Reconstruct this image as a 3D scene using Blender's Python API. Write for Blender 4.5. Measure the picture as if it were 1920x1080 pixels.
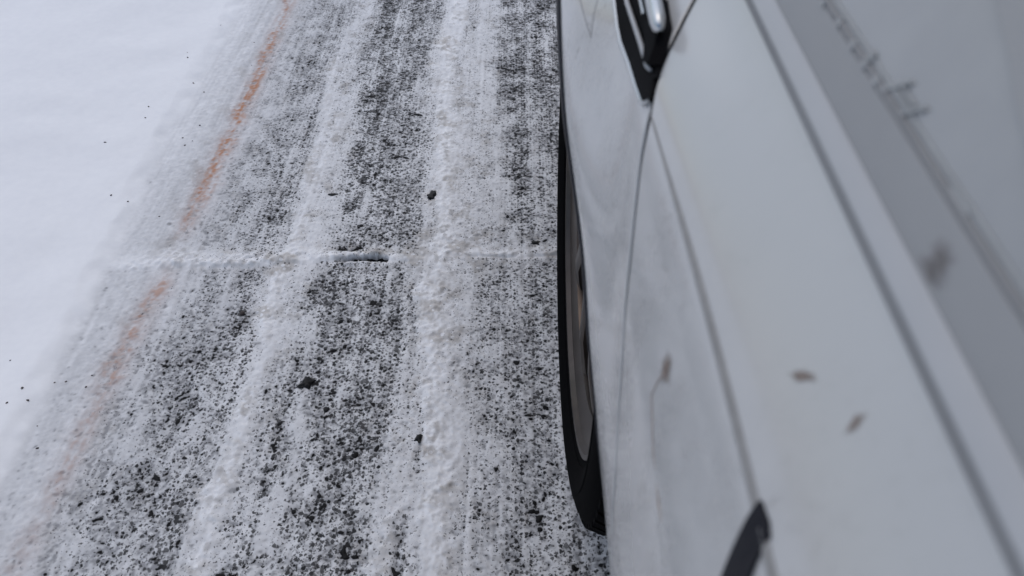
import bpy, bmesh, math, random
import numpy as np
from statistics import NormalDist
R = math.radians
random.seed(4); rng = np.random.default_rng(7)
scene = bpy.context.scene
for o in list(bpy.data.objects): bpy.data.objects.remove(o)
col = scene.collection

# ------------------------------------------------------------------ camera
cd = bpy.data.cameras.new('Camera'); cam = bpy.data.objects.new('Camera', cd); col.objects.link(cam)
cam.location = (0, 0, 1.0); cam.rotation_euler = (R(90 - 45.603), 0, R(0.5686))
cd.sensor_width = 36; cd.lens = 26.44; cd.clip_start = 0.01; cd.clip_end = 500
cd.dof.use_dof = True; cd.dof.focus_distance = 1.3; cd.dof.aperture_fstop = 8.5
scene.camera = cam

# ------------------------------------------------------------------ sky, sun, exposure
SUN_EL, SUN_AZ = 66, -30         # azimuth from +Y (ahead), negative = left
world = bpy.data.worlds.new('World'); scene.world = world; world.use_nodes = True
wn = world.node_tree; wn.nodes.clear()
wo = wn.nodes.new('ShaderNodeOutputWorld'); bg = wn.nodes.new('ShaderNodeBackground'); sk = wn.nodes.new('ShaderNodeTexSky')
sk.sky_type = 'NISHITA'; sk.sun_disc = False; sk.sun_elevation = R(SUN_EL); sk.sun_rotation = R(SUN_AZ)
sk.dust_density = 2.0; sk.air_density = 1.0; sk.ozone_density = 1.0
bg.inputs['Strength'].default_value = 0.10
wn.links.new(sk.outputs[0], bg.inputs['Color']); wn.links.new(bg.outputs[0], wo.inputs['Surface'])
sd = bpy.data.lights.new('Sun', 'SUN'); sun = bpy.data.objects.new('Sun', sd); col.objects.link(sun)
sd.energy = 0.8; sd.angle = R(110); sd.color = (1.0, 0.955, 0.885)
sun.rotation_euler = (R(90 - SUN_EL), 0, R(180 - SUN_AZ))
scene.view_settings.view_transform = 'Standard'; scene.view_settings.look = 'None'
scene.view_settings.gamma = 1.0; scene.view_settings.exposure = 0.28

# ------------------------------------------------------------------ material helpers
def mat(name):
    m = bpy.data.materials.new(name); m.use_nodes = True
    nt = m.node_tree; return m, nt, nt.nodes['Principled BSDF']
def N(nt, t, **kw):
    n = nt.nodes.new(t)
    for k, v in kw.items():
        if k in n.inputs.keys(): n.inputs[k].default_value = v
        else: setattr(n, k, v)
    return n
def ramp(nt, src, p0, p1, c0=(0,0,0,1), c1=(1,1,1,1)):
    r = nt.nodes.new('ShaderNodeValToRGB'); e = r.color_ramp.elements
    e[0].position = p0; e[1].position = p1; e[0].color = c0; e[1].color = c1
    nt.links.new(src, r.inputs[0]); return r.outputs[0]
def mix(nt, fac, a, b):
    n = nt.nodes.new('ShaderNodeMix'); n.data_type = 'RGBA'
    for s, v in ((n.inputs[0], fac), (n.inputs[6], a), (n.inputs[7], b)):
        if hasattr(v, 'is_linked'): nt.links.new(v, s)
        elif isinstance(v, (int, float)): s.default_value = v
        else: s.default_value = (*v, 1) if len(v) == 3 else v
    return n.outputs[2]
def math_n(nt, op, a, b=None):
    n = nt.nodes.new('ShaderNodeMath'); n.operation = op
    for s, v in ((n.inputs[0], a), (n.inputs[1], b)):
        if v is None: continue
        if hasattr(v, 'is_linked'): nt.links.new(v, s)
        else: s.default_value = v
    return n.outputs[0]
def noise(nt, vec, scale, detail=3, rough=.55):
    n = N(nt, 'ShaderNodeTexNoise'); n.inputs['Scale'].default_value = scale; n.inputs['Detail'].default_value = detail
    n.inputs['Roughness'].default_value = rough; nt.links.new(vec, n.inputs['Vector']); return n.outputs['Fac']
def coords(nt, scale=(1,1,1)):
    t = nt.nodes.new('ShaderNodeTexCoord'); mp = nt.nodes.new('ShaderNodeMapping'); mp.inputs['Scale'].default_value = scale
    nt.links.new(t.outputs['Object'], mp.inputs['Vector']); return mp.outputs[0]
def bump(nt, h, dist, strength=1.0):
    b = nt.nodes.new('ShaderNodeBump'); b.inputs['Distance'].default_value = dist; b.inputs['Strength'].default_value = strength
    nt.links.new(h, b.inputs['Height']); return b.outputs[0]
def simple(name, c, rough=.5, metal=0.0, var=.15, nscale=60, spec=.5, coat=0):
    m, nt, p = mat(name); v = coords(nt)
    f = noise(nt, v, nscale, 4)
    nt.links.new(mix(nt, f, tuple(x*(1-var) for x in c), tuple(min(1, x*(1+var)) for x in c)), p.inputs['Base Color'])
    p.inputs['Roughness'].default_value = rough; p.inputs['Metallic'].default_value = metal
    p.inputs['Specular IOR Level'].default_value = spec; p.inputs['Coat Weight'].default_value = coat
    return m

def attr(nt, name):
    a = nt.nodes.new('ShaderNodeAttribute'); a.attribute_name = name; return a.outputs['Fac']

# snow: white grains, greyer where it is thin or slushy, rust tint where the old road line bleeds through
M = {}
m, nt, p = mat('snow'); v = coords(nt)
n1 = noise(nt, v, 60, 4); n2 = noise(nt, v, 190, 3, .6); n3 = noise(nt, v, 18, 3)
white = mix(nt, n1, (.80, .812, .83), (.88, .888, .895))
slf = math_n(nt, 'MULTIPLY', attr(nt, 'slush'), ramp(nt, n1, .50, .64))
c1 = mix(nt, math_n(nt, 'MULTIPLY', slf, .62), white, (.40, .39, .375))
vt = N(nt, 'ShaderNodeTexVoronoi'); vt.inputs['Scale'].default_value = 75; nt.links.new(v, vt.inputs['Vector'])
fl = math_n(nt, 'MULTIPLY', math_n(nt, 'MULTIPLY', attr(nt, 'slush'), ramp(nt, vt.outputs['Distance'], .30, .22)), ramp(nt, n3, .50, .60))
c1 = mix(nt, math_n(nt, 'MULTIPLY', fl, .6), c1, (.40, .37, .33))
c2 = mix(nt, attr(nt, 'thin'), c1, (.29, .295, .305))
rc = ramp(nt, attr(nt, 'rust'), .30, .75, (.40, .275, .235, 1), (.43, .20, .105, 1))
c2 = mix(nt, attr(nt, 'rust'), c2, rc)
# bare stone tips too fine for the mesh: small dark dots of uneven size
wv = nt.nodes.new('ShaderNodeVectorMath'); wv.operation = 'ADD'
nz = N(nt, 'ShaderNodeTexNoise'); nz.inputs['Scale'].default_value = 300; nz.inputs['Detail'].default_value = 3; nt.links.new(v, nz.inputs['Vector'])
sc_ = nt.nodes.new('ShaderNodeVectorMath'); sc_.operation = 'SCALE'; sc_.inputs['Scale'].default_value = .0075; nt.links.new(nz.outputs['Color'], sc_.inputs[0])
nt.links.new(v, wv.inputs[0]); nt.links.new(sc_.outputs[0], wv.inputs[1])
def dots(scale, k, dim_):
    vo = N(nt, 'ShaderNodeTexVoronoi'); vo.inputs['Scale'].default_value = scale; vo.voronoi_dimensions = '2D'; nt.links.new(wv.outputs[0], vo.inputs['Vector'])
    sx_ = nt.nodes.new('ShaderNodeSeparateColor'); nt.links.new(vo.outputs['Color'], sx_.inputs[0])
    size = math_n(nt, 'ADD', .15, math_n(nt, 'MULTIPLY', math_n(nt, 'POWER', sx_.outputs[0], 1.3), 1.5))
    r_ = math_n(nt, 'MULTIPLY', math_n(nt, 'MULTIPLY', math_n(nt, 'SQRT', attr(nt, 'bare')), k), size)
    d_ = math_n(nt, 'DIVIDE', math_n(nt, 'SUBTRACT', r_, vo.outputs['Distance']), .10)
    return math_n(nt, 'MULTIPLY', math_n(nt, 'MINIMUM', math_n(nt, 'MAXIMUM', d_, 0.0), 1.0), math_n(nt, 'ADD', dim_, math_n(nt, 'MULTIPLY', sx_.outputs[1], 1-dim_)))
dd = math_n(nt, 'MAXIMUM', dots(148, .76, .72), dots(235, .60, .45))
c3 = mix(nt, dd, c2, (.008, .008, .009))
nt.links.new(c3, p.inputs['Base Color']); p.inputs['Roughness'].default_value = .75
p.inputs['Specular IOR Level'].default_value = .25
b1 = bump(nt, math_n(nt, 'ADD', n2, math_n(nt, 'MULTIPLY', n1, 1.5)), .0010, .45)
gr = nt.nodes.new('ShaderNodeMix'); gr.data_type = 'VECTOR'
geo = nt.nodes.new('ShaderNodeNewGeometry')
nt.links.new(attr(nt, 'rough'), gr.inputs[0]); nt.links.new(geo.outputs['Normal'], gr.inputs[4]); nt.links.new(b1, gr.inputs[5])
nt.links.new(gr.outputs[1], p.inputs['Normal']); M['snow'] = m

m, nt, p = mat('asphalt'); v = coords(nt)
f = noise(nt, v, 140, 3)
nt.links.new(mix(nt, ramp(nt, f, .3, .7), (.004, .004, .0045), (.016, .016, .017)), p.inputs['Base Color'])
p.inputs['Specular IOR Level'].default_value = .12; p.inputs['Roughness'].default_value = .6; nt.links.new(bump(nt, f, .001), p.inputs['Normal']); M['asphalt'] = m

# car paint: white with a film of road grime and faint run marks
m, nt, p = mat('white_paint'); v = coords(nt); vs = coords(nt, (30, 30, 6)); vg = coords(nt, (1, 1, .6))
pz = N(nt, 'ShaderNodeSeparateXYZ'); nt.links.new(v, pz.inputs[0])
low = math_n(nt, 'SUBTRACT', 1.0, math_n(nt, 'SMOOTHSTEP' if False else 'MULTIPLY', pz.outputs[2], 1.15))
g1 = ramp(nt, noise(nt, vg, 22, 5, .65), .46, .72)
g2 = ramp(nt, noise(nt, vg, 260, 4, .7), .55, .70)
g3 = ramp(nt, noise(nt, vs, 1.0, 3), .45, .8)
dirt = math_n(nt, 'ADD', math_n(nt, 'MULTIPLY', g1, .25), math_n(nt, 'ADD', math_n(nt, 'MULTIPLY', math_n(nt, 'MULTIPLY', g1, g2), 1.2), math_n(nt, 'MULTIPLY', g3, .12)))
dirt = math_n(nt, 'MULTIPLY', dirt, ramp(nt, pz.outputs[2], .78, .82, (1,1,1,1), (.18,.18,.18,1)))
nt.links.new(mix(nt, dirt, (.460, .463, .458), (.21, .203, .19)), p.inputs['Base Color'])
rr = nt.nodes.new('ShaderNodeMapRange'); nt.links.new(dirt, rr.inputs[0]); rr.inputs[3].default_value = .22; rr.inputs[4].default_value = .6
nt.links.new(rr.outputs[0], p.inputs['Roughness']); p.inputs['Coat Weight'].default_value = .8; p.inputs['Coat Roughness'].default_value = .10
M['paint'] = m
M['rubber'] = simple('black_rubber', (.003, .003, .0034), .9, var=.4, nscale=90, spec=.03)
M['black'] = simple('black_plastic', (.004, .004, .005), .6, var=.3, spec=.04)
M['dark_trim'] = simple('dark_blue_black_trim', (.009, .0095, .014), .5, var=.2, spec=.15)
M['grey_rubber'] = simple('grey_window_seal', (.24, .243, .245), .5, var=.08)
M['crease_shade'] = simple('grey_crease_shade', (.25, .247, .24), .6, var=.2, nscale=120)
M['satin'] = simple('satin_light_trim', (.40, .41, .42), .4, var=.05)
M['sill'] = simple('dark_grey_sill', (.325, .328, .328), .5, var=.10, nscale=14)
M['chrome'] = simple('chrome', (.52, .545, .56), .22, 1.0, var=.04)
M['rim'] = simple('dirty_rim_metal', (.075, .062, .054), .33, .85, var=.5, nscale=24)
M['disc'] = simple('brake_disc', (.12, .10, .09), .5, .8)
M['mark'] = simple('grey_glass_edge_and_reflection', (.32, .33, .33), .5)
M['mud'] = simple('dried_mud', (.30, .25, .21), .9, var=.3, nscale=200)
def soft(name, c, dens):
    m_, nt_, p_ = mat(name); v_ = coords(nt_); f_ = noise(nt_, v_, 420, 4, .65)
    e_ = math_n(nt_, 'ADD', attr(nt_, 'core'), math_n(nt_, 'MULTIPLY', math_n(nt_, 'SUBTRACT', f_, .5), .7))
    a_ = math_n(nt_, 'MULTIPLY', ramp(nt_, e_, .05, .75), dens)
    p_.inputs['Base Color'].default_value = (*c, 1); p_.inputs['Roughness'].default_value = .9
    nt_.links.new(a_, p_.inputs['Alpha']); return m_
M['mudsoft'] = soft('dried_mud_splash', (.22, .17, .14), .8)
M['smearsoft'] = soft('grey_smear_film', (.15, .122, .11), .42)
M['mudgrey'] = simple('grey_smear', (.17, .165, .17), .85, var=.2, nscale=80)
M['rust'] = simple('rust_run', (.30, .25, .22), .85, var=.3, nscale=200)
M['seam'] = simple('seam_shadow_filler', (.02, .02, .02), .9, spec=.1)
M['stone'] = simple('dark_grit', (.006, .006, .0065), .7, var=.5, nscale=150)
M['brown'] = simple('brown_grit', (.06, .048, .045), .8, var=.5, nscale=150)
m, nt, p = mat('window_glass'); v = coords(nt)
f = ramp(nt, noise(nt, v, 9, 4, .6), .35, .7)
nt.links.new(mix(nt, f, (.29, .30, .305), (.36, .37, .37)), p.inputs['Base Color'])
p.inputs['Roughness'].default_value = .22; p.inputs['Coat Weight'].default_value = .5; p.inputs['Coat Roughness'].default_value = .12; M['glass'] = m

# ------------------------------------------------------------------ mesh helpers
def tag(o, label=None, cat=None, group=None, kind=None):
    for k, q in (('label', label), ('category', cat), ('group', group), ('kind', kind)):
        if q: o[k] = q
    return o
def mesh_obj(name, verts, faces, material, parent=None, origin=(0,0,0), smooth=True, sharp=None):
    me = bpy.data.meshes.new(name); ox, oy, oz = origin
    me.from_pydata([(a-ox, b-oy, c-oz) for a, b, c in verts], [], faces)
    bm = bmesh.new(); bm.from_mesh(me); bmesh.ops.recalc_face_normals(bm, faces=bm.faces); bm.to_mesh(me); bm.free()
    me.materials.append(material)
    for p_ in me.polygons: p_.use_smooth = smooth
    if sharp: me.set_sharp_from_angle(angle=R(sharp))
    o = bpy.data.objects.new(name, me); col.objects.link(o)
    if parent: o.parent = parent
    return o
def grid_np(name, X, Y, Z, material, attrs=None):
    ny, nx = Z.shape
    co = np.empty((ny*nx, 3), np.float32); XX, YY = np.meshgrid(X, Y)
    co[:, 0] = XX.ravel(); co[:, 1] = YY.ravel(); co[:, 2] = Z.ravel()
    i = (np.arange(ny-1)[:, None]*nx + np.arange(nx-1)[None]).ravel()
    q = np.stack([i, i+1, i+nx+1, i+nx], 1).astype(np.int32)
    me = bpy.data.meshes.new(name)
    me.vertices.add(len(co)); me.vertices.foreach_set('co', co.ravel())
    me.loops.add(q.size); me.loops.foreach_set('vertex_index', q.ravel())
    me.polygons.add(len(q)); me.polygons.foreach_set('loop_start', np.arange(0, q.size, 4, dtype=np.int32))
    me.polygons.foreach_set('use_smooth', np.ones(len(q), bool))
    me.update(calc_edges=True)
    for k, a in (attrs or {}).items():
        at = me.attributes.new(k, 'FLOAT', 'POINT'); at.data.foreach_set('value', a.astype(np.float32).ravel())
    me.materials.append(material)
    o = bpy.data.objects.new(name, me); col.objects.link(o); return o
def sm(t): t = np.clip(t, 0, 1); return t*t*(3-2*t)

# ------------------------------------------------------------------ ground: tyre-tracked snow over asphalt
TS, TN = .002, (1536, 1024)          # noise tile: 3.07 m along Y, 2.05 m along X
ky = np.fft.fftfreq(TN[0], TS)[:, None]; kx = np.fft.rfftfreq(TN[1], TS)[None]
def field(lx, ly=None, bw=.55):
    ly = ly or lx
    k = np.sqrt((kx*lx)**2 + (ky*ly)**2)
    F = np.fft.rfft2(rng.standard_normal(TN))*np.exp(-((k-1)/bw)**2)
    f = np.fft.irfft2(F, s=TN); return f/f.std()
def lowpass(lx, ly=None):
    ly = ly or lx
    k2 = (kx*lx)**2 + (ky*ly)**2
    f = np.fft.irfft2(np.fft.rfft2(rng.standard_normal(TN))*np.exp(-k2*.7), s=TN); return (f-f.mean())/f.std()
def samp(T, X, Y):
    fx = (X/TS) % TN[1]; fy = (Y/TS) % TN[0]
    x0 = fx.astype(int); y0 = fy.astype(int); tx = fx-x0; ty = fy-y0
    x0 %= TN[1]; y0 %= TN[0]; x1 = (x0+1) % TN[1]; y1 = (y0+1) % TN[0]
    a = T[np.ix_(y0, x0)]; b = T[np.ix_(y0, x1)]; c = T[np.ix_(y1, x0)]; d = T[np.ix_(y1, x1)]
    return (a*(1-tx)+b*tx)*(1-ty)[:, None] + (c*(1-tx)+d*tx)*ty[:, None]
def axis(lo, hi, steps):                # dense core, growing outwards
    core = [lo]
    while core[-1] < hi: core.append(core[-1] + steps(core[-1]))
    out = []; x = core[-1]; s = steps(x)
    while x < 60: s *= 1.35; x += s; out.append(x)
    inn = []; x = lo; s = steps(lo)
    while x > -60: s *= 1.35; x -= s; inn.append(x)
    return np.array(inn[::-1] + core + out)
AX = axis(-1.7, .26, lambda x: .0020 if x > -.80 else .0020 + .012*min(1, (-.80-x)/.4))
AY = axis(.40, 2.45, lambda y: .0018 + .0008*max(0, y-.5))
XX, YY = np.meshgrid(AX, AY)
fine = sm((XX+.95)/.08)*sm((.62-XX)/.1)*sm((YY-.05)/.2)*sm((3.0-YY)/.2)     # where the mesh can carry the finest relief
fX, fY = AX, AY
def stones(cell):
    ny_, nx_ = int(round(TN[0]*TS/cell)), int(round(TN[1]*TS/cell)); cy, cx = TN[0]*TS/ny_, TN[1]*TS/nx_
    jx = rng.uniform(-.5, .5, (ny_, nx_)); jy_ = rng.uniform(-.5, .5, (ny_, nx_)); hh_ = rng.standard_normal((ny_, nx_)); rr_ = rng.uniform(.30, .62, (ny_, nx_)); aa_ = rng.uniform(0, math.pi, (ny_, nx_)); el = rng.uniform(1.0, 1.9, (ny_, nx_))
    gy, gx_ = np.meshgrid((np.arange(TN[0])+.5)*TS/cy, (np.arange(TN[1])+.5)*TS/cx, indexing='ij')
    out = np.full(TN, -9.0); by, bx = np.floor(gy).astype(int), np.floor(gx_).astype(int)
    for oy in (-1, 0, 1):
        for ox in (-1, 0, 1):
            iy_, ix_ = (by+oy) % ny_, (bx+ox) % nx_
            dx_ = gx_-(bx+ox+.5+jx[iy_, ix_]); dy_ = gy-(by+oy+.5+jy_[iy_, ix_]); ca, sa = np.cos(aa_[iy_, ix_]), np.sin(aa_[iy_, ix_])
            u, w = (dx_*ca+dy_*sa)/el[iy_, ix_], (-dx_*sa+dy_*ca)
            out = np.maximum(out, hh_[iy_, ix_] - ((u*u+w*w)/rr_[iy_, ix_]**2)*1.6)
    return out
st = np.maximum(stones(.0064), stones(.0052)-.2) + .30*field(.0062, .0056, .5)
o_ = np.argsort(st.ravel()); rk = np.empty(st.size); rk[o_] = (np.arange(st.size)+.5)/st.size
qs = np.linspace(.0005, .9995, 2000); st = np.interp(rk, qs, [NormalDist().inv_cdf(float(q)) for q in qs]).reshape(TN)
n_stone = samp(st, fX, fY)
n_patch = samp(lowpass(.055, .075), fX, fY); n_long = samp(lowpass(.03, .35), fX, fY); n_big = samp(lowpass(.2), fX, fY)
n_clump = samp(lowpass(.016), fX, fY); n_fine = samp(lowpass(.007), fX, fY); n_streak = samp(lowpass(.012, .10), fX, fY); n_smear = samp(lowpass(.009, .45), fX, fY)
# share of bare stone tips across the lane, read at four distances; (x, share, ridge)
T = {
 2.0: [(-.70,.005,.1),(-.64,.03,.05),(-.56,.14,.0),(-.50,.13,.0),(-.47,.06,.25),(-.42,.09,.2),(-.39,.36,0),(-.35,.38,0),(-.30,.30,0),(-.235,.28,0),(-.215,.04,.4),(-.19,.01,.9),(-.16,.01,.8),(-.145,.10,.2),(-.10,.06,.3),(-.06,.10,.2),(-.03,.34,0),(.02,.40,0),(.10,.36,0)],
 1.374:[(-.70,.0,.05),(-.645,.02,.05),(-.60,.07,.0),(-.55,.17,0),(-.50,.22,0),(-.478,.20,0),(-.465,.02,.55),(-.43,.04,.4),(-.39,.06,.3),(-.35,.30,0),(-.33,.36,0),(-.26,.27,0),(-.21,.16,.05),(-.19,.03,.5),(-.165,.0,.9),(-.14,.02,.6),(-.125,.07,.3),(-.07,.06,.25),(-.03,.14,.1),(-.005,.33,0),(.04,.34,0),(.09,.30,0)],
 .895: [(-.70,.0,.0),(-.65,.03,.0),(-.58,.10,.0),(-.52,.22,0),(-.475,.30,0),(-.460,.10,.3),(-.445,.01,.75),(-.42,.05,.4),(-.38,.09,.2),(-.355,.34,0),(-.34,.36,0),(-.28,.30,0),(-.21,.26,0),(-.192,.10,.2),(-.178,.26,0),(-.162,.03,.6),(-.14,.0,.9),(-.12,.04,.5),(-.09,.09,.25),(-.05,.15,.1),(0,.24,0),(.08,.22,0)],
 .575: [(-.70,.01,.0),(-.65,.07,.0),(-.56,.24,0),(-.50,.28,0),(-.462,.30,0),(-.450,.08,.3),(-.436,.01,.75),(-.418,.08,.3),(-.40,.28,0),(-.30,.36,0),(-.22,.32,0),(-.19,.08,.35),(-.168,.05,.45),(-.155,.22,0),(-.142,.04,.6),(-.122,.0,.9),(-.10,.03,.6),(-.085,.08,.3),(-.05,.20,.05),(.02,.26,0),(.09,.24,0)]}
ks = sorted(T); rows_c = []; rows_r = []
wob = .006*np.interp(AY, np.linspace(-1, 4, 60), rng.standard_normal(60))
for k in ks:
    t = np.array(T[k]); rows_c.append((t[:, 0], t[:, 1])); rows_r.append((t[:, 0], t[:, 2]))
def table(rows):
    out = np.empty_like(XX)
    for j, y in enumerate(AY):
        i = int(np.clip(np.searchsorted(ks, y)-1, 0, len(ks)-2)); w = float(np.clip((y-ks[i])/(ks[i+1]-ks[i]), 0, 1))
        xs = AX + wob[j] + .0055*n_patch[j]
        out[j] = (1-w)*np.interp(xs, *rows[i]) + w*np.interp(xs, *rows[i+1])
    return out
cov = table(rows_c); ridge = table(rows_r)
cov = cov*np.clip(1 + .14*n_patch + .26*n_long + .16*n_smear + .12*n_big, .15, 1.6)*(1-.55*np.clip(ridge, 0, 1))*np.interp(AX, [-.70, -.58, -.46], [.35, .75, 1])[None]
ridge = ridge*np.clip(1 + .35*n_patch, .3, 1.4)
# joint between two road slabs
jy = 1.052 + .062*(XX+.30) + .003*n_big; dj = YY - jy
jr = np.exp(-(dj/.016)**2); jw = np.exp(-((dj-.012)/.045)**2)
left = sm((-.34-XX)/.05)
cov = cov*(1-.75*jw*np.clip(.75+.4*n_patch, 0, 1)) + .0
crack = sm((XX+.375)/.03)*sm((-.235-XX)/.03)
bank_e = np.interp(AY, [.3, .575, .895, 1.22, 1.374, 1.9, 2.3, 3], [-.752, -.757, -.767, -.783, -.795, -.80, -.815, -.82])[:, None] + .004*n_patch
bd = bank_e - XX
cov = cov*(1-sm((bd+.06)/.06))
bare = np.clip(cov*(1-np.exp(-((dj+.004)/.010)**2)*.9)*np.interp(AY, [.5, .8, 1.1], [.80, .85, 1.0])[:, None]*fine + .42*np.exp(-((dj+.011)/.0032)**2)*sm((XX+.62)/.05)*np.interp(AX, [-.5, -.35, -.2, -.1, .0], [.08, .6, .12, .35, .7])[None]*np.clip(.7+.6*n_patch, 0, 1)*fine, 0, .6)
cov = np.clip(cov*.20*np.clip(1+.7*n_patch, .1, 2.2)*fine, 8e-5, .5)
nd = NormalDist(); cs = np.geomspace(8e-5, .5, 200); tv = np.array([nd.inv_cdf(1-c) for c in cs])
thr = np.interp(cov, cs, tv)
A = .0012
za = A*n_stone*fine
zs = A*thr + ridge*(.0030 + .0006*n_clump + .0003*n_fine) + (.00025*n_fine + .00028*n_clump)*fine*(1-.85*sm((bd+.06)/.08))
zs += .0016*n_streak*np.exp(-((XX+.55)/.12)**2)*.2
offb = 1-sm((bd+.10)/.12)
jr2 = np.exp(-(dj/(.017+.015*left))**2)
jr2 = jr2*sm((dj+.014)/.016)
zs += jr2*(.0055 + .0012*n_clump)*np.clip(.50+.60*left+.30*n_patch, .15, 1.2)*offb
# the crack: a lip of snow and a bare slot
crackw = np.clip(sm((XX+.355)/.06)*sm((-.245-XX)/.015)*(1+.35*n_clump), 0, 1.3)
slot = np.exp(-((dj+.006+.0009*n_clump-.02*(XX+.30))/.0036)**2)*crackw
slot2 = np.exp(-((dj-.026+.006*n_patch)/.006)**2)*crack*np.clip(.32+.30*n_clump, 0, .8)
zs += .0035*np.exp(-((dj-.008)/.010)**2)*crack*(1+.4*n_clump) + .004*np.exp(-((dj+.017)/.007)**2)*crack*(1+.4*n_clump)
groove = np.exp(-((dj+.006)/.0045)**2)
za -= .010*groove*fine*offb
zs -= (slot*.055 + slot2*.011)*fine
zs -= .0050*np.exp(-((dj+.006)/.003)**2)*sm((XX+.14)/.05)*np.clip(.75+.5*n_patch, 0, 1.2)*fine
# verge: smooth deeper snow to the left
zs += .011*sm((bd+.012)/.055) + .022*sm((bd-.03)/.5) + .0016*n_big*sm(bd/.1) + .05*sm((bd-.6)/3)
zs += .0045*sm((-.697-XX+.004*n_patch)/.02)*sm((YY-1.25)/.3)
# beyond the tracks (other side of the car)
zs += .006*sm((XX-.3)/.3)*(1+.5*n_big)
thick = zs - za
thin = np.clip(1 - sm(thick/.0030), 0, 1)*.68 + .20*np.clip(1-sm(thick/.0070), 0, 1)
lx = np.interp(AY, [.4, .6, .78, .97, 1.19, 1.6, 2.17], [-.678, -.676, -.673, -.666, -.666, -.666, -.680])[:, None]
amp = np.interp(AY, [.4, .6, .85, .98, 1.03, 1.09, 1.15, 1.35, 1.42, 1.5, 1.6, 1.7, 2.0, 2.4], [.18, .34, .46, .42, .04, .03, .44, .58, .66, .58, .82, .58, .54, .45])[:, None]
rust = np.exp(-((XX-lx+.004*n_patch)/.0195)**2)*amp*np.clip(.88+.22*n_fine+.22*n_clump+.22*n_streak, .05, 1.5)
rust += .10*np.exp(-((XX-lx)/.04)**2)*amp*1.2
slush = np.clip(ridge*.6 + .25 + jw*.9*(1-left*.5) + .3*n_patch + .12*n_smear, 0, 1)*(1-sm((bd+.1)/.08))*fine
rough = np.clip(.25 + .75*(1-sm((bd+.03)/.05)), 0, 1)
snow = grid_np('snow_cover', AX, AY, zs, M['snow'], dict(thin=np.clip(thin + (np.interp(AX, [-.80, -.76, -.72, -.66, -.56, -.46], [.22, .34, .36, .34, .40, .28])[None] + .04*n_smear + .05*n_clump)*(1-sm((bd+.010+.003*n_clump)/.026))*(1-.9*np.clip(ridge, 0, 1))*(1-.7*jr2), 0, 1)*fine, rust=np.clip(rust, 0, .95), slush=slush, rough=rough, bare=bare))
tag(snow, 'thin tracked snow with bare stone tips beside smooth white verge', 'snow', kind='structure')
ix = np.where((AX > -1.1) & (AX < 3.2))[0]; iy = np.where((AY > -6) & (AY < 6))[0]
road = grid_np('road', AX[ix], AY[iy], za[np.ix_(iy, ix)] - .0, M['asphalt'])
tag(road, 'black asphalt road under the snow', 'road', kind='structure')
def zsnow(x, y): return float(zs[np.argmin(abs(AY-y)), np.argmin(abs(AX-x))])

# ------------------------------------------------------------------ loose grit on the ground
def lump(name, x, y, sx, sy, sz, seed, material, label, cat, group=None, rot=0, sink=.35, spiky=.35):
    r_ = random.Random(seed); bm = bmesh.new(); bmesh.ops.create_icosphere(bm, subdivisions=3, radius=1)
    ph = [r_.uniform(0, 6.28) for _ in range(9)]
    for v_ in bm.verts:
        c = v_.co.normalized()
        k = 1 + spiky*(.4*math.sin(3*c.x+ph[0])*math.sin(3.3*c.y+ph[1]) + .35*math.sin(6*c.x+ph[2])*math.sin(7*c.y+ph[3])*math.cos(5*c.z+ph[4]) + .3*math.sin(12*c.x+ph[5])*math.sin(13*c.y+ph[6]))
        v_.co = c*k
        v_.co.x *= sx/2; v_.co.y *= sy/2; v_.co.z *= sz/2
    me = bpy.data.meshes.new(name); bm.to_mesh(me); bm.free(); me.materials.append(material)
    for p_ in me.polygons: p_.use_smooth = True
    o = bpy.data.objects.new(name, me); col.objects.link(o)
    o.location = (x, y, zsnow(x, y) + sz*(.5-sink)); o.rotation_euler = (0, 0, rot)
    return tag(o, label, cat, group)
lump('asphalt_clod', -.347, .753, .022, .017, .007, 1, M['stone'], 'largest black asphalt clod, ragged, in the wide speckled wheel track', 'clod', rot=.5, spiky=1.1, sink=.42)
lump('asphalt_clod', -.181, 1.245, .017, .026, .004, 2, M['stone'], 'ragged dark clod at the edge of the bright snow ridge beyond the joint', 'clod', rot=.2, spiky=1.1, sink=.45)
lump('bark_piece', -.390, 1.247, .020, .008, .006, 3, M['stone'], 'short flat dark sliver lying on the white ridge beyond the joint', 'debris', rot=.05, spiky=.3)
lump('twig_piece', -.239, 1.553, .024, .007, .006, 4, M['stone'], 'thin dark twig bit lying across the speckled track far beyond the joint', 'debris', rot=-.35, spiky=.4)
lump('pebble', -.493, .907, .0085, .0095, .008, 5, M['brown'], 'single round dark brown pebble in the outer speckled track', 'pebble', spiky=.15, sink=.2)
lump('asphalt_clod', .036, 1.102, .018, .011, .005, 6, M['stone'], 'small flat dark clod by the slab joint next to the car tyre', 'clod', rot=-.1, spiky=.9)
lump('asphalt_clod', -.151, .647, .011, .016, .006, 7, M['stone'], 'narrow dark clod pressed into the side of the bright snow ridge', 'clod', rot=-.3, spiky=.9)
lump('pebble', -.305, .701, .010, .009, .006, 8, M['stone'], 'small black pebble just behind the largest black clod', 'pebble', rot=1, spiky=.4)
CR = [(-.828,1.974),(-.872,1.818),(-.863,1.792),(-.718,1.895),(-.697,1.78),(-.813,1.673),(-.882,1.555),(-.874,1.509),(-.778,1.64),(-.77,1.446),(-.744,1.434),(-.756,1.417),(-.745,1.495),(-.846,1.224),(-.807,1.209),(-.732,1.172),(-.848,.786),(-.811,.699),(-.801,.729),(-.761,.748),(-.744,.751),(-.734,.624),(-.752,.664),(-.706,.74),(-.707,.765),(-.783,.707),(-.927,1.405)]
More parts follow.
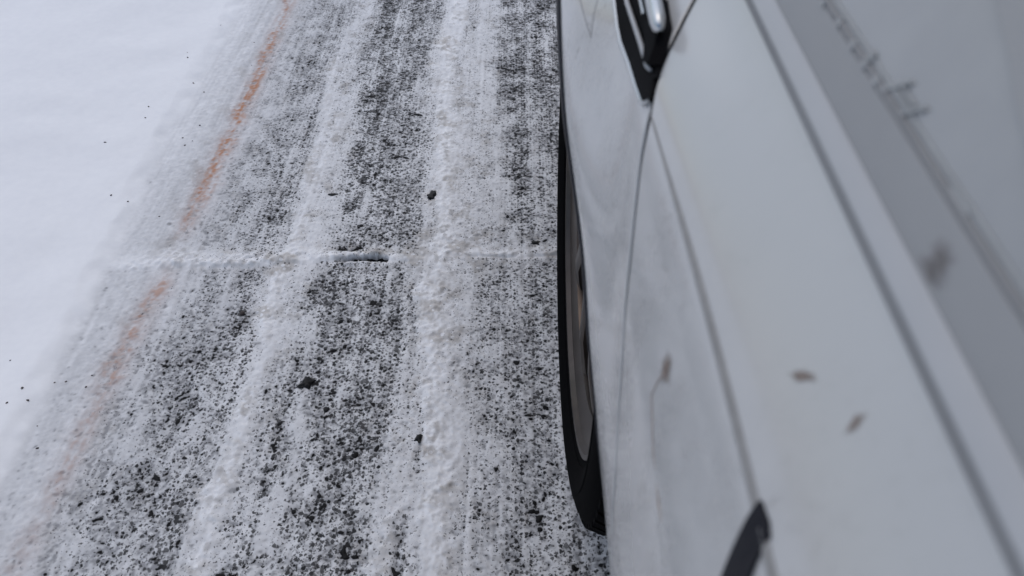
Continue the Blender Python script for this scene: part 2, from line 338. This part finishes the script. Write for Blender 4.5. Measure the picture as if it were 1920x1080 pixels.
for i, (x, y) in enumerate(CR):
    s = random.uniform(.0018, .0036)
    lump('dirt_crumb', x, y, s*random.uniform(1, 1.8), s, s*.7, 20+i, M['brown'], 'tiny dark dirt crumb lying on the clean snow beyond the rusty line', 'crumb', 'dirt crumbs on the snow verge', rot=random.uniform(0, 3), sink=.25)

# ------------------------------------------------------------------ the car
CO = (.98, -.65, 0.0)                       # base point of the car
XC = .98
car = bpy.data.objects.new('car', None); col.objects.link(car); car.location = CO
tag(car, 'dirty white car with black tyre parked on the snowy road', 'car')
def part(name, verts, faces, material, parent=None, **kw):
    return mesh_obj(name, verts, faces, material, parent or car, CO, **kw)
WC = (.762, .406); LR = .43; WR = (-2.02, .406); TOP = .845
def pchip(x, y):
    x = np.asarray(x, float); y = np.asarray(y, float); h = np.diff(x); d = np.diff(y)/h; mm = np.zeros_like(x)
    for i in range(1, len(x)-1):
        if d[i-1]*d[i] > 0:
            w1 = 2*h[i]+h[i-1]; w2 = h[i]+2*h[i-1]; mm[i] = (w1+w2)/(w1/d[i-1]+w2/d[i])
    mm[0] = d[0]; mm[-1] = d[-1]
    def f(q):
        q = np.asarray(q, float); i = np.clip(np.searchsorted(x, q)-1, 0, len(x)-2); t = (q-x[i])/h[i]; t2 = t*t; t3 = t2*t
        r = (2*t3-3*t2+1)*y[i]+(t3-2*t2+t)*h[i]*mm[i]+(-2*t3+3*t2)*y[i+1]+(t3-t2)*h[i]*mm[i+1]
        r = np.where(q < x[0], y[0]+mm[0]*(q-x[0]), r); return np.where(q > x[-1], y[-1]+mm[-1]*(q-x[-1]), r)
    return f
prof = pchip([.22, .28, .35, .42, .5, .6, .7, .77, .797], [.125, .098, .085, .075, .065, .058, .059, .066, .0705])
flr = pchip([-30, 0, 15, 30, 45, 60, 90, 120, 200], [0, 0, .002, .010, .022, .030, .034, .03, 0])
CRS = .797
def S(Y, h, groove=0.0):
    """lateral position of the car's side at (Y, height)"""
    Y = np.asarray(Y, float); h = np.asarray(h, float)
    w = .0035; sp = w*np.logaddexp(0, (h-CRS)/w)
    b = prof(h) + (.70-.1667)*sp
    for c in (WC, WR):
        dy = c[0]-Y; dz = h-c[1]; d = np.hypot(dy, dz)-LR; ph = np.degrees(np.arctan2(dz, dy))
        if c is WR: ph = np.where(ph < 90, ph, ph)
        b = b - flr(np.clip(ph, -30, 200))*(1-sm(d/.13))*(1-sm((h-.77)/.06))
    b = b - .010*sm((Y-.12)/.35)*sm((h-.6)/.2)*(1-sm((h-.80)/.045))
    b = b + groove*.0*np.exp(-((h-CRS+.0012)/.0024)**2)
    b = b + .12*sm((Y-1.0)/.65)**2*1.0 + .10*sm((-2.3-Y)/.65)**2          # nose and tail draw in
    return b
gap = pchip([.22, .40, .50, .574, .607, .638, .688, .730, .7535, .778, .794, .802, .810, .818, .828, .86],
            [.185, .190, .203, .2182, .2282, .2443, .2619, .2803, .2952, .3111, .3201, .3343, .3485, .3606, .3762, .42])
hs = np.unique(np.concatenate([np.linspace(.235, .76, 80), np.linspace(.76, TOP, 70)]))
def strip_panel(name, ya, yb, groove, ny=90, parent=None):
    """body panel between the cut lines ya(h) and yb(h), edges turned inwards"""
    V = []; F = []; tt = np.linspace(0, 1, ny)**1.5
    cols = [(0.0, .012), (0.0, .0005)] + [(t, 0) for t in tt] + [(1.0, .0005), (1.0, .012)]
    for t, dx in cols:
        e = .0008 if 0 < dx < .01 else 0
        for h in hs:
            y = ya(h)*(1-t)+yb(h)*t
            if dx == 0 and t == 0: y -= .0005
            if dx == 0 and t == 1: y += .0005
            V.append((float(S(y, h, groove))+dx, float(y), float(h)))
        y = ya(TOP)*(1-t)+yb(TOP)*t
        V.append((float(S(y, TOP))+.004+dx, float(y), TOP-.0015)); V.append((float(S(y, TOP))+.006+dx, float(y), TOP-.02))
    nh = len(hs)+2
    for i in range(len(cols)-1):
        for j in range(nh-1):
            F.append((i*nh+j, (i+1)*nh+j, (i+1)*nh+j+1, i*nh+j+1))
    return part(name, V, F, M['paint'], parent, sharp=28)
G = .0030
door = strip_panel('front_door', lambda h: float(gap(h))-G, lambda h: -.92, 1.0)
rdoor = strip_panel('rear_door', lambda h: -.924, lambda h: -1.50, 1.0, 30)
def arch_panel(name, c, ya, yb, n=220, nr=64):
    """panel around a wheel opening, from cut line ya(h) (towards +Y smaller) to yb"""
    phs = set(np.radians(np.linspace(-21.5, 201.5, n)))
    for (y, h) in ((ya(TOP), TOP), (yb, TOP), (ya(.235), .235), (yb, .235)): phs.add(math.atan2(h-c[1], c[0]-y))
    phs = sorted(q for q in phs if -.3753 <= q <= 3.5168)
    V = []; F = []
    rows = [(0, .05, 0), (0, .008, 0), (.0, .0025, .0)] + [(t, 0, 0) for t in np.linspace(0, 1, nr)] + [(1, .0004, 0), (1, .012, 0)]
    for ph in phs:
        cy, cz = -math.cos(ph), math.sin(ph)
        def ok(r):
            y, h = c[0]+r*cy, c[1]+r*cz
            return h <= TOP and h >= .235 and y >= ya(h) and y <= yb
        lo, hi = LR, 3.0
        if not ok(LR): hi = LR
        for _ in range(40):
            q = (lo+hi)/2
            if ok(q): lo = q
            else: hi = q
        for (t, dx, _) in rows:
            r = LR + (lo-LR)*t
            if dx == 0 and t == 0: r += .002
            if dx == 0 and t == 1: r -= .0004
            y, h = c[0]+r*cy, c[1]+r*cz
            V.append((float(S(y, h))+dx, y, h))
    k = len(rows)
    for i in range(len(phs)-1):
        for j in range(k-1): F.append((i*k+j, (i+1)*k+j, (i+1)*k+j+1, i*k+j+1))
    return part(name, V, F, M['paint'], sharp=50)
fender = arch_panel('front_fender', WC, lambda h: float(gap(h))+G, 1.50)
quarter = arch_panel('rear_quarter_panel', WR, lambda h: -2.72, -1.504, 120, 24)

def arch_trim(c):
    V = []; F = []; phs = np.radians(np.linspace(-21, 201, 120))
    for ph in phs:
        for r, dx in ((LR+.011, .001), (LR+.0103, -.0010), (LR-.001, -.0012), (LR-.006, .003), (LR-.006, .03)):
            y, h = c[0]-r*math.cos(ph), c[1]+r*math.sin(ph); V.append((float(S(y, h))+dx, y, h))
    for i in range(len(phs)-1):
        for j in range(4): F.append((i*5+j, i*5+j+1, (i+1)*5+j+1, (i+1)*5+j))
    part('wheel_arch_trim', V, F, M['dark_trim'])
arch_trim(WC); arch_trim(WR)
# mirrored far side (plain sheet panels)
V = []; F = []; ys = np.linspace(-2.72, 1.5, 100); hh = [.235, .3, .4, .5, .6, .7, .78, .80, TOP]
for y in ys:
    for h in hh:
        x = 2*XC - float(S(y, h)); z = h
        for c in (WC, WR):
            d = LR**2-(y-c[0])**2
            if d > 0: z = max(z, min(TOP-.01, c[1]+math.sqrt(d)) + (h-.235)*.05)
        V.append((x, float(y), z))
for i in range(len(ys)-1):
    for j in range(len(hh)-1): F.append((i*len(hh)+j, (i+1)*len(hh)+j, (i+1)*len(hh)+j+1, i*len(hh)+j+1))
part('far_side_panel', V, F, M['paint'])

def loft(name, rings, material, closed=True, caps=True, **kw):
    n = len(rings[0]); V = [p_ for r_ in rings for p_ in r_]; F = []
    for i in range(len(rings)-1):
        for j in range(n if closed else n-1):
            j2 = (j+1) % n; F.append((i*n+j, i*n+j2, (i+1)*n+j2, (i+1)*n+j))
    if caps and closed: F += [tuple(range(n)), tuple(range((len(rings)-1)*n, len(rings)*n))]
    return part(name, V, F, material, kw.pop('parent', None), **kw)
# bonnet, front and rear ends, underbody, cabin
ys = np.linspace(.44, 1.56, 16); rings = []
for y in ys:
    x0 = float(S(y, TOP))+.003; drop = .16*sm((y-.9)/.66)**2
    rings.append([(x0+(2*XC-2*x0)*t, float(y), TOP+.004+.075*math.sin(math.pi*t)**.7*(1-.5*float(sm((y-.9)/.66)))-float(drop)*.5) for t in np.linspace(0, 1, 22)])
loft('hood', rings, M['paint'], closed=False)
def end(name, y0, y1, x0, sgn):
    rings = []
    for t, ins in ((0, 0), (.45, .01), (.8, .06), (1, .16)):
        y = y0+(y1-y0)*t; ring = []
        for h in (.24, .42, .62, .80, .84-.06*t):
            ring.append((x0+ins, y, h))
        for u in (.25, .5, .75): ring.append((x0+ins+(2*XC-2*x0-2*ins)*u, y+sgn*.06*math.sin(math.pi*u), .85-.06*t))
        for h in (.84-.06*t, .80, .62, .42, .24): ring.append((2*XC-x0-ins, y, h))
        for u in (.75, .5, .25): ring.append((x0+ins+(2*XC-2*x0-2*ins)*u, y+sgn*.06*math.sin(math.pi*u), .23))
        rings.append(ring)
    return loft(name, rings, M['paint'], sharp=40)
end('front_bumper', 1.503, 1.86, float(S(1.5, .6))+.004, 1)
end('rear_bumper', -2.723, -2.98, float(S(-2.72, .6))+.004, -1)
def box(name, a, b, material, parent=None, bev=0):
    (x0, y0, z0), (x1, y1, z1) = a, b
    V = [(x, y, z) for x in (x0, x1) for y in (y0, y1) for z in (z0, z1)]
    F = [(0,1,3,2), (4,5,7,6), (0,1,5,4), (2,3,7,6), (0,2,6,4), (1,3,7,5)]
    return part(name, V, F, material, parent, smooth=False)
box('underbody', (.20, -1.50, .20), (1.76, .26, .76), M['black'])
box('engine_bay', (.42, .30, .25), (1.54, 1.49, .78), M['black'])
box('rear_floor', (.42, -2.70, .25), (1.54, -1.52, .78), M['black'])
# dark strip just inside the door cut, standing in for its shade
V = []; F = []
for k, h in enumerate(np.linspace(.24, .844, 160)):
    y = float(gap(h))
    for dy, dx in ((-G-.0012, .0006), (0, .0012), (G+.0012, .0006)): V.append((float(S(y+dy, h))+dx, y+dy, float(h)))
    if k: F += [(3*k-3, 3*k-2, 3*k+1, 3*k), (3*k-2, 3*k-1, 3*k+2, 3*k+1)]
part('door_gap_shade', V, F, M['seam'])
def liner(c):
    V = []; F = []
    phs = np.radians(np.linspace(-25, 205, 40))
    for ph in phs:
        for dx, r in ((.05, LR), (.30, LR+.005), (.32, LR-.2), (.32, .05)):
            V.append((float(.065)+dx, c[0]-r*math.cos(ph), c[1]+r*math.sin(ph)))
    for i in range(len(phs)-1):
        for j in range(3): F.append((i*4+j, i*4+j+1, (i+1)*4+j+1, (i+1)*4+j))
    part('wheel_arch_liner', V, F, M['black'])
liner(WC); liner(WR)

# belt line: seal, light trim, dark sill, glass edge, glass
YB0, YB1 = -1.48, .43
def extr(name, poly, material, parent=None, y0=YB0, y1=YB1, ny=12, sharp=35):
    rings = []
    for y in np.linspace(y0, y1, ny):
        rings.append([(x, float(y), z) for x, z in poly])
    return loft(name, rings, material, sharp=sharp, parent=parent)
extr('window_seal', [(.1042, .838), (.1040, .8495), (.1046, .8503), (.110, .8503), (.110, .838)], M['grey_rubber'])
extr('belt_trim', [(.1038, .8505), (.1042, .8515), (.1098, .8558), (.1108, .8555), (.112, .8505)], M['satin'])
extr('window_sill', [(.1104, .852), (.1102, .8566), (.1122, .8745), (.1135, .8752), (.118, .8752), (.118, .852)], M['sill'])
extr('glass_edge_strip', [(.1124, .8753), (.1122, .8772), (.1128, .8776), (.116, .8776), (.116, .8753)], M['grey_rubber'])
def gx(z): return .1135 + .30*(z-.877)
V = [(gx(z)+dx, y, z) for y in (YB0, -.55, -.02, .30, YB1) for (z, dx) in ((.862, 0), (1.36, 0), (1.36, .004), (.862, .004))]
# windows slope down to the bonnet at the front
V = []
for (y, zt) in ((YB0, 1.36), (-.60, 1.36), (-.40, 1.34), (.0, 1.12), (.25, .985), (.425, .89)):
    for (z, dx) in ((.8762, 0), (zt, 0), (zt, .004), (.8762, .004)): V.append((gx(z)+dx, y, z))
F = []
for i in range(5):
    for j in range(4): F.append((i*4+j, i*4+(j+1) % 4, (i+1)*4+(j+1) % 4, (i+1)*4+j))
F += [(0,1,2,3), (20,21,22,23)]
win = part('side_window', V, F, M['glass'], smooth=False)
def on_glass(name, quad, material, off=.0006, parent=None):
    V = [(gx(z)-off, y, z) for y, z in quad] + [(gx(z)+.001, y, z) for y, z in quad]; n = len(quad)
    F = [tuple(range(n)), tuple(range(n, 2*n))] + [(i, (i+1) % n, n+(i+1) % n, n+i) for i in range(n)]
    return part(name, V, F, material, parent or win, smooth=False)
# grey line at the glass edge; spots and bars paint in reflections
on_glass('glass_edge_line', [(-1.4, .8785), (.31, .8785), (.31, .8797), (-1.4, .8797)], M['mark'])
for y, z in ((.2704, .8755), (.2525, .8768), (.2368, .8766), (.2241, .8766), (.2134, .8766), (.2236, .8795), (.2890, .8766), (.3080, .8766)):
    on_glass('glass_reflection_spot', [(y-.0016, z-.0012), (y+.0016, z-.0012), (y+.0016, z+.0012), (y-.0016, z+.0012)], M['mark'], .0014)
for (ya, za_), (yb, zb) in (((.2090, .8757), (.1984, .8849)), ((.1942, .8766), (.1857, .8842))):
    on_glass('glass_reflection_bar', [(ya-.0009, za_), (ya+.0009, za_), (yb+.0009, zb), (yb-.0009, zb)], M['mark'], .0012)
for z in (.8795, .8815):
    on_glass('glass_reflection_bar', [(.1905, z), (.2035, z), (.2035, z+.0007), (.1905, z+.0007)], M['mark'], .0010)
on_glass('glass_reflection_spot', [(.1450, .8765), (.1580, .8765), (.1570, .8785), (.1470, .8785)], M['mark'], .0010)
# front window bar and pillars, roof and screens
on_glass('window_divider', [(.2100, .9205), (.1905, .9138), (.1700, .9064), (.1581, .9018), (.1400, .8960), (.1200, .9100), (.1600, .9350), (.2100, .9500)], M['sill'], .0015)
V = [(gx(.862)+.002, .44, .866), (gx(1.36)+.01, -.42, 1.38)]
def beam(name, a, b, w, d, material):
    a = np.array(a, float); b = np.array(b, float); t = (b-a)/np.linalg.norm(b-a); s = np.cross(t, [1, 0, 0]); s /= np.linalg.norm(s); u = np.cross(s, t)
    ring = lambda c: [tuple(c+s*w/2*i+u*d/2*j) for i, j in ((1, 1), (-1, 1), (-1, -1), (1, -1))]
    return loft(name, [ring(a), ring(b)], material, smooth=False)
beam('front_pillar', (.135, .50, .86), (gx(1.36)+.03, -.36, 1.40), .05, .04, M['paint'])
beam('middle_pillar', (gx(.865)+.03, -.93, .865), (gx(1.36)+.03, -.93, 1.38), .06, .04, M['black'])
beam('rear_pillar', (.15, -1.52, .86), (gx(1.36)+.03, -1.5, 1.38), .16, .04, M['paint'])
for nm, a, b, w in (('front_pillar', (2*XC-.135, .50, .86), (2*XC-gx(1.36)-.03, -.36, 1.40), .05), ('rear_pillar', (2*XC-.15, -1.52, .86), (2*XC-gx(1.36)-.03, -1.5, 1.38), .16)): beam(nm, a, b, w, .04, M['paint'])
x0 = gx(1.36)
rings = [[(x0+ (2*XC-2*x0)*t, y, zt+.05*math.sin(math.pi*t)**.6) for t in np.linspace(0, 1, 18)] + [(x0+(2*XC-2*x0)*t, y, zt-.02) for t in (1, .66, .33, 0)] for y, zt in ((-2.2, 1.33), (-1.7, 1.375), (-.9, 1.40), (-.35, 1.385))]
loft('roof', rings, M['paint'], sharp=50)
rings = [[(.16+(2*XC-.32)*t, .50-.04*math.sin(math.pi*t)*-1, .88) for t in np.linspace(0, 1, 10)], [(x0+.03+(2*XC-2*x0-.06)*t, -.34, 1.39+.045*math.sin(math.pi*t)) for t in np.linspace(0, 1, 10)]]
loft('windscreen', rings, M['glass'], closed=False)
rings = [[(.16+(2*XC-.32)*t, -2.70, .85) for t in np.linspace(0, 1, 10)], [(x0+.03+(2*XC-2*x0-.06)*t, -2.18, 1.33+.045*math.sin(math.pi*t)) for t in np.linspace(0, 1, 10)]]
loft('rear_window', rings, M['glass'], closed=False)
V = [(2*XC-gx(z)-.0, y, z) for (y, zt) in ((YB0, 1.36), (-.40, 1.34), (.425, .89)) for z in (.85, zt)]
part('side_window', V, [(0, 1, 3, 2), (2, 3, 5, 4)], M['glass'], smooth=False)

# pieces that sit on the side surface
def patch(name, poly, material, off, parent, thick=.0015, cuts=3, groove=0.0):
    bm = bmesh.new(); vs = [bm.verts.new((0, y, h)) for y, h in poly]; f = bm.faces.new(vs)
    bmesh.ops.triangulate(bm, faces=[f]); bmesh.ops.subdivide_edges(bm, edges=bm.edges[:], cuts=cuts, use_grid_fill=True)
    for v_ in bm.verts: v_.co.x = float(S(v_.co.y, v_.co.z, groove))-off
    r_ = bmesh.ops.extrude_face_region(bm, geom=bm.faces[:])
    for e in r_['geom']:
        if isinstance(e, bmesh.types.BMVert): e.co.x += thick
    V = [tuple(v_.co) for v_ in bm.verts]; bm.verts.index_update(); F = [tuple(v_.index for v_ in f_.verts) for f_ in bm.faces]; bm.free()
    return part(name, V, F, material, parent, sharp=40)
def tube(name, pts, rad, material, parent, n=10, flat=1.0):
    pts = [np.array(p_, float) for p_ in pts]; rings = []
    rad = rad if isinstance(rad, (list, tuple)) else [rad]*len(pts)
    for i, p_ in enumerate(pts):
        t = pts[min(i+1, len(pts)-1)]-pts[max(i-1, 0)]; t /= np.linalg.norm(t)
        s = np.cross(t, [1, 0, 0]); s /= np.linalg.norm(s); u = np.cross(s, t)
        rings.append([tuple(p_+rad[i]*(math.cos(a)*s+flat*math.sin(a)*u)) for a in np.linspace(0, 2*math.pi, n, endpoint=False)])
    return loft(name, rings, material, parent=parent, sharp=60)
def sp(y, h, off=0.0): return (float(S(y, h))-off, y, h)
lower = [(.5300, .8220), (.4900, .8120), (.4640, .8055), (.4380, .7993), (.4129, .7950), (.3978, .7929), (.3743, .7927), (.3496, .7927), (.3362, .7937), (.3300, .7955)]
upper = [(.3275, .7985), (.3289, .8006), (.3395, .8042), (.3371, .8062), (.3508, .8085), (.3621, .8112), (.3700, .8140), (.3850, .8160), (.4250, .8220), (.4850, .8320), (.5300, .8390)]
handle = patch('door_handle', lower+upper, M['black'], .0016, car, .003)
tube('handle_trim', [sp(y, h-.0004, .0016) for y, h in lower]+[sp(.3276, .7985, .0018)], .0012, M['chrome'], handle)
tube('handle_rod', [sp(.515, .8225, .004), sp(.46, .8085, .004), sp(.4210, .8056, .004), sp(.3710, .8054, .004), sp(.3500, .8052, .004), sp(.3455, .8052, .003)], [.0013]*5+[.0008], M['satin'], handle)
gp = [(.53, .8390), (.47, .8290), (.43, .8245), (.400, .8222), (.375, .8214), (.3660, .8211), (.3600, .8209), (.3575, .8209)]
tube('handle_grip', [sp(y, h, .0125) for y, h in gp], [.0056]*5+[.0052, .0038, .0014], M['chrome'], handle, 20, .75)
tube('handle_grip_edge', [sp(y+.012, h-.0066, .0100) for y, h in gp[:-3]], .0009, M['chrome'], handle)
patch('handle_post', [(.395, .8130), (.3700, .8110), (.3520, .8070), (.3450, .8085), (.3540, .8130), (.3660, .8170), (.395, .8190)], M['black'], .0078, handle, .0075)
for a, b in (((.4766, .7816), (.4378, .7756)), ((.4378, .7756), (.4579, .7902))):
    tube('fender_vee_line', [sp(a[0]+(b[0]-a[0])*t, a[1]+(b[1]-a[1])*t, -.00005) for t in (0, .25, .5, .75, 1)], .00035, M['grey_rubber'], fender, 8)  # two thin grey lines meeting in a vee on the fender
# thin grey strip added as the dark shade line along the shoulder crease
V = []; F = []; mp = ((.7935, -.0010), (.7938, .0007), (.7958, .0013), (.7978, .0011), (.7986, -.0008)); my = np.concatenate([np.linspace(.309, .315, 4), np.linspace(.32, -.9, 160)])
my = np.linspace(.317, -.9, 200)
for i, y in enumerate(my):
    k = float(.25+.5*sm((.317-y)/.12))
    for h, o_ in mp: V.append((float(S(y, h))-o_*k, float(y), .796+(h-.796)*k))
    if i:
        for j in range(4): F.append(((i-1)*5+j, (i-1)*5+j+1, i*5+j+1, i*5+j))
part('door_crease_shade', V, F, M['crease_shade'], door, sharp=60)
# black plastic blade set into the door under the crease
patch('black_trim_blade', [(.1107, .7985), (.1035, .7993), (.0992, .7985), (.0934, .7861), (.0870, .7720), (.0780, .7500), (.0860, .7360), (.0950, .7520), (.1013, .7679), (.1065, .7850)], M['dark_trim'], .0012, door, .003, groove=0)
# dried dirt on the door
def blob(name, y, h, ry, rh, ang, material, parent, seed, off=.00035):
    r_ = random.Random(seed); P = []
    for k in range(16):
        a = 2*math.pi*k/16; q = 1+r_.uniform(-.28, .28)
        u, w = ry*q*math.cos(a), rh*q*math.sin(a)
        P.append((y+u*math.cos(ang)-w*math.sin(ang), h+u*math.sin(ang)+w*math.cos(ang)))
    V = [sp(y, h, off)]; core = [1.0]
    for q in (.33, .66, 1.0):
        for (yy, zz) in P: V.append(sp(y+(yy-y)*q, h+(zz-h)*q, off)); core.append(1-q)
    F = [(0, 1+k, 1+(k+1) % 16) for k in range(16)]
    for r0 in (1, 17):
        for k in range(16): F.append((r0+k, r0+(k+1) % 16, r0+16+(k+1) % 16, r0+16+k))
    o = part(name, V, F, material, parent)
    at = o.data.attributes.new('core', 'FLOAT', 'POINT'); at.data.foreach_set('value', core); return o
blob('mud_spot', .1962, .7526, .0085, .0085, .4, M['mudsoft'], door, 3)
tube('mud_run', [sp(y, h, 0) for y, h in ((.1965, .7490), (.1990, .7390), (.1998, .7291), (.1890, .7235), (.1771, .7176), (.1700, .7160))], [.0006, .0005, .00045, .0004, .00032, .0001], M['rust'], door, 8)
tube('mud_run', [sp(y, h, 0) for y, h in ((.1640, .7150), (.1550, .7140), (.1468, .7139))], [.0001, .0005, .0001], M['mud'], door, 8)
blob('mud_spot', .1405, .8195, .0052, .0022, -.75, M['mudsoft'], door, 15)
blob('mud_spot', .1178, .8283, .0040, .0020, 1.0, M['mudsoft'], door, 11)
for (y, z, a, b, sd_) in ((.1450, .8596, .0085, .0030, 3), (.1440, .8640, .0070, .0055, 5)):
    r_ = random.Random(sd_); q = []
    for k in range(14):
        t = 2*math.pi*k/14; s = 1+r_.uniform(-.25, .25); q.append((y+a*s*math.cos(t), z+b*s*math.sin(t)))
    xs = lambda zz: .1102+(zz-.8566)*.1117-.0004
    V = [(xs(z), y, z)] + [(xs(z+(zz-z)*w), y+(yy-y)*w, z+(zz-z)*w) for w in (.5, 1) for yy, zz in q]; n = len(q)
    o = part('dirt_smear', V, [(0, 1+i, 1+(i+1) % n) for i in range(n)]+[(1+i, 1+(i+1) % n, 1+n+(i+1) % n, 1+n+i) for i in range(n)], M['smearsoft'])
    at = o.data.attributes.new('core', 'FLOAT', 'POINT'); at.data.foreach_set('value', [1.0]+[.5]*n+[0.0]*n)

# wheels
WX = .0857
def lathe(profile, n, f=None):
    V = []; F = []; k = len(profile)
    for i in range(n):
        a = 2*math.pi*i/n
        for (x, r) in profile: V.append((x, r*math.cos(a), r*math.sin(a)))
    for i in range(n):
        for j in range(k-1): F.append((i*k+j, i*k+j+1, ((i+1) % n)*k+j+1, ((i+1) % n)*k+j))
    return V, F
def wmesh(name, V, F, material, parent, sharp=35):
    me = bpy.data.meshes.new(name); me.from_pydata(V, [], F); me.materials.append(material)
    bm = bmesh.new(); bm.from_mesh(me); bmesh.ops.recalc_face_normals(bm, faces=bm.faces); bm.to_mesh(me); bm.free()
    for p_ in me.polygons: p_.use_smooth = True
    me.set_sharp_from_angle(angle=R(sharp))
    o = bpy.data.objects.new(name, me); col.objects.link(o); o.parent = parent; return o
V, F = lathe([(.115, .02), (.03, .03), (.022, .05), (.022, .075), (.05, .085), (.14, .09), (.14, .20), (.165, .20), (.165, .02)], 48)
wheel = wmesh('wheel', V, F, M['disc'], car)
tp = [(.004, .316), (-.004, .322), (-.007, .330), (-.0085, .3305), (-.014, .342), (-.0175, .356), (-.0175, .359), (-.0165, .3595), (-.0165, .363), (-.0155, .372), (-.012, .383), (-.006, .392), (.002, .3985), (.010, .4015), (.012, .3945), (.016, .3945), (.018, .4030), (.055, .405), (.057, .397), (.064, .397), (.066, .4055), (.112, .406), (.114, .398), (.121, .398), (.123, .406), (.170, .4055), (.172, .397), (.179, .397), (.181, .405), (.222, .402), (.236, .395), (.248, .37), (.25, .35), (.240, .322), (.232, .316)]
V, F = lathe(tp, 160)
V = list(V)
tyre = wmesh('tyre', V, F, M['rubber'], wheel)
V = []; F = []
for i in range(84):                                             # shoulder blocks of the tread
    a = 2*math.pi*i/84
    for (xa, xb, r0, r1, sk_) in ((-.0065, .0105, .393, .4035, .25), (.019, .054, .398, .4065, .5), (.182, .222, .398, .4055, .5)):
        b0 = len(V)
        for (x, r, s) in ((xa, r0-.010, 0), (xb, r0-.004, 1), (xb, r1, 1), (xa, r1-.0065 if xa < 0 else r1, 0)):
            for e in (-.5, .42):
                q = a + (e+sk_*s)*2*math.pi/84*.8
                V.append((x, r*math.cos(q), r*math.sin(q)))
        F += [(b0, b0+1, b0+3, b0+2), (b0+2, b0+3, b0+5, b0+4), (b0+4, b0+5, b0+7, b0+6), (b0+6, b0+7, b0+1, b0), (b0, b0+2, b0+4, b0+6), (b0+1, b0+3, b0+5, b0+7)]
tr = wmesh('tread', V, F, M['rubber'], tyre); tr['kind'] = 'stuff'
V, F = lathe([(.004, .318), (-.003, .3235), (-.0055, .322), (-.005, .316), (.002, .311), (.006, .298), (.010, .276), (.034, .272), (.11, .270), (.20, .29), (.225, .318)], 128)
rim = wmesh('rim', V, F, M['rim'], wheel)
for i in range(10):
    a0 = 2*math.pi*i/10+.1; V = []
    for (r, w, x, d) in ((.055, .020, .016, .03), (.12, .016, .006, .028), (.22, .013, .003, .026), (.262, .017, .008, .024), (.279, .024, .012, .022)):
        for (e, xx) in ((-1, x+.004), (-.6, x), (.6, x), (1, x+.004), (1, x+d), (-1, x+d)):
            V.append((xx, r*math.cos(a0)-w*e*math.sin(a0), r*math.sin(a0)+w*e*math.cos(a0)))
    F = []
    for k in range(4):
        for j in range(6): F.append((k*6+j, k*6+(j+1) % 6, (k+1)*6+(j+1) % 6, (k+1)*6+j))
    F += [tuple(range(6)), tuple(range(24, 30))]
    wmesh('spoke', V, F, M['rim'], rim)
def place(w, x, c, flip=False):
    w.location = (x-CO[0], c[0]-CO[1], c[1]-CO[2])
    if flip: w.rotation_euler = (0, 0, math.pi)
place(wheel, WX, (WC[0]-.020, WC[1]))
def copy_tree(o, parent):
    c = o.copy(); col.objects.link(c); c.parent = parent
    for ch in [q for q in list(bpy.data.objects) if q.parent == o]: copy_tree(ch, c)
    return c
for (x, c, fl_) in ((WX, WR, False), (2*XC-WX, WC, True), (2*XC-WX, WR, True)):
    place(copy_tree(wheel, car), x, c, fl_)
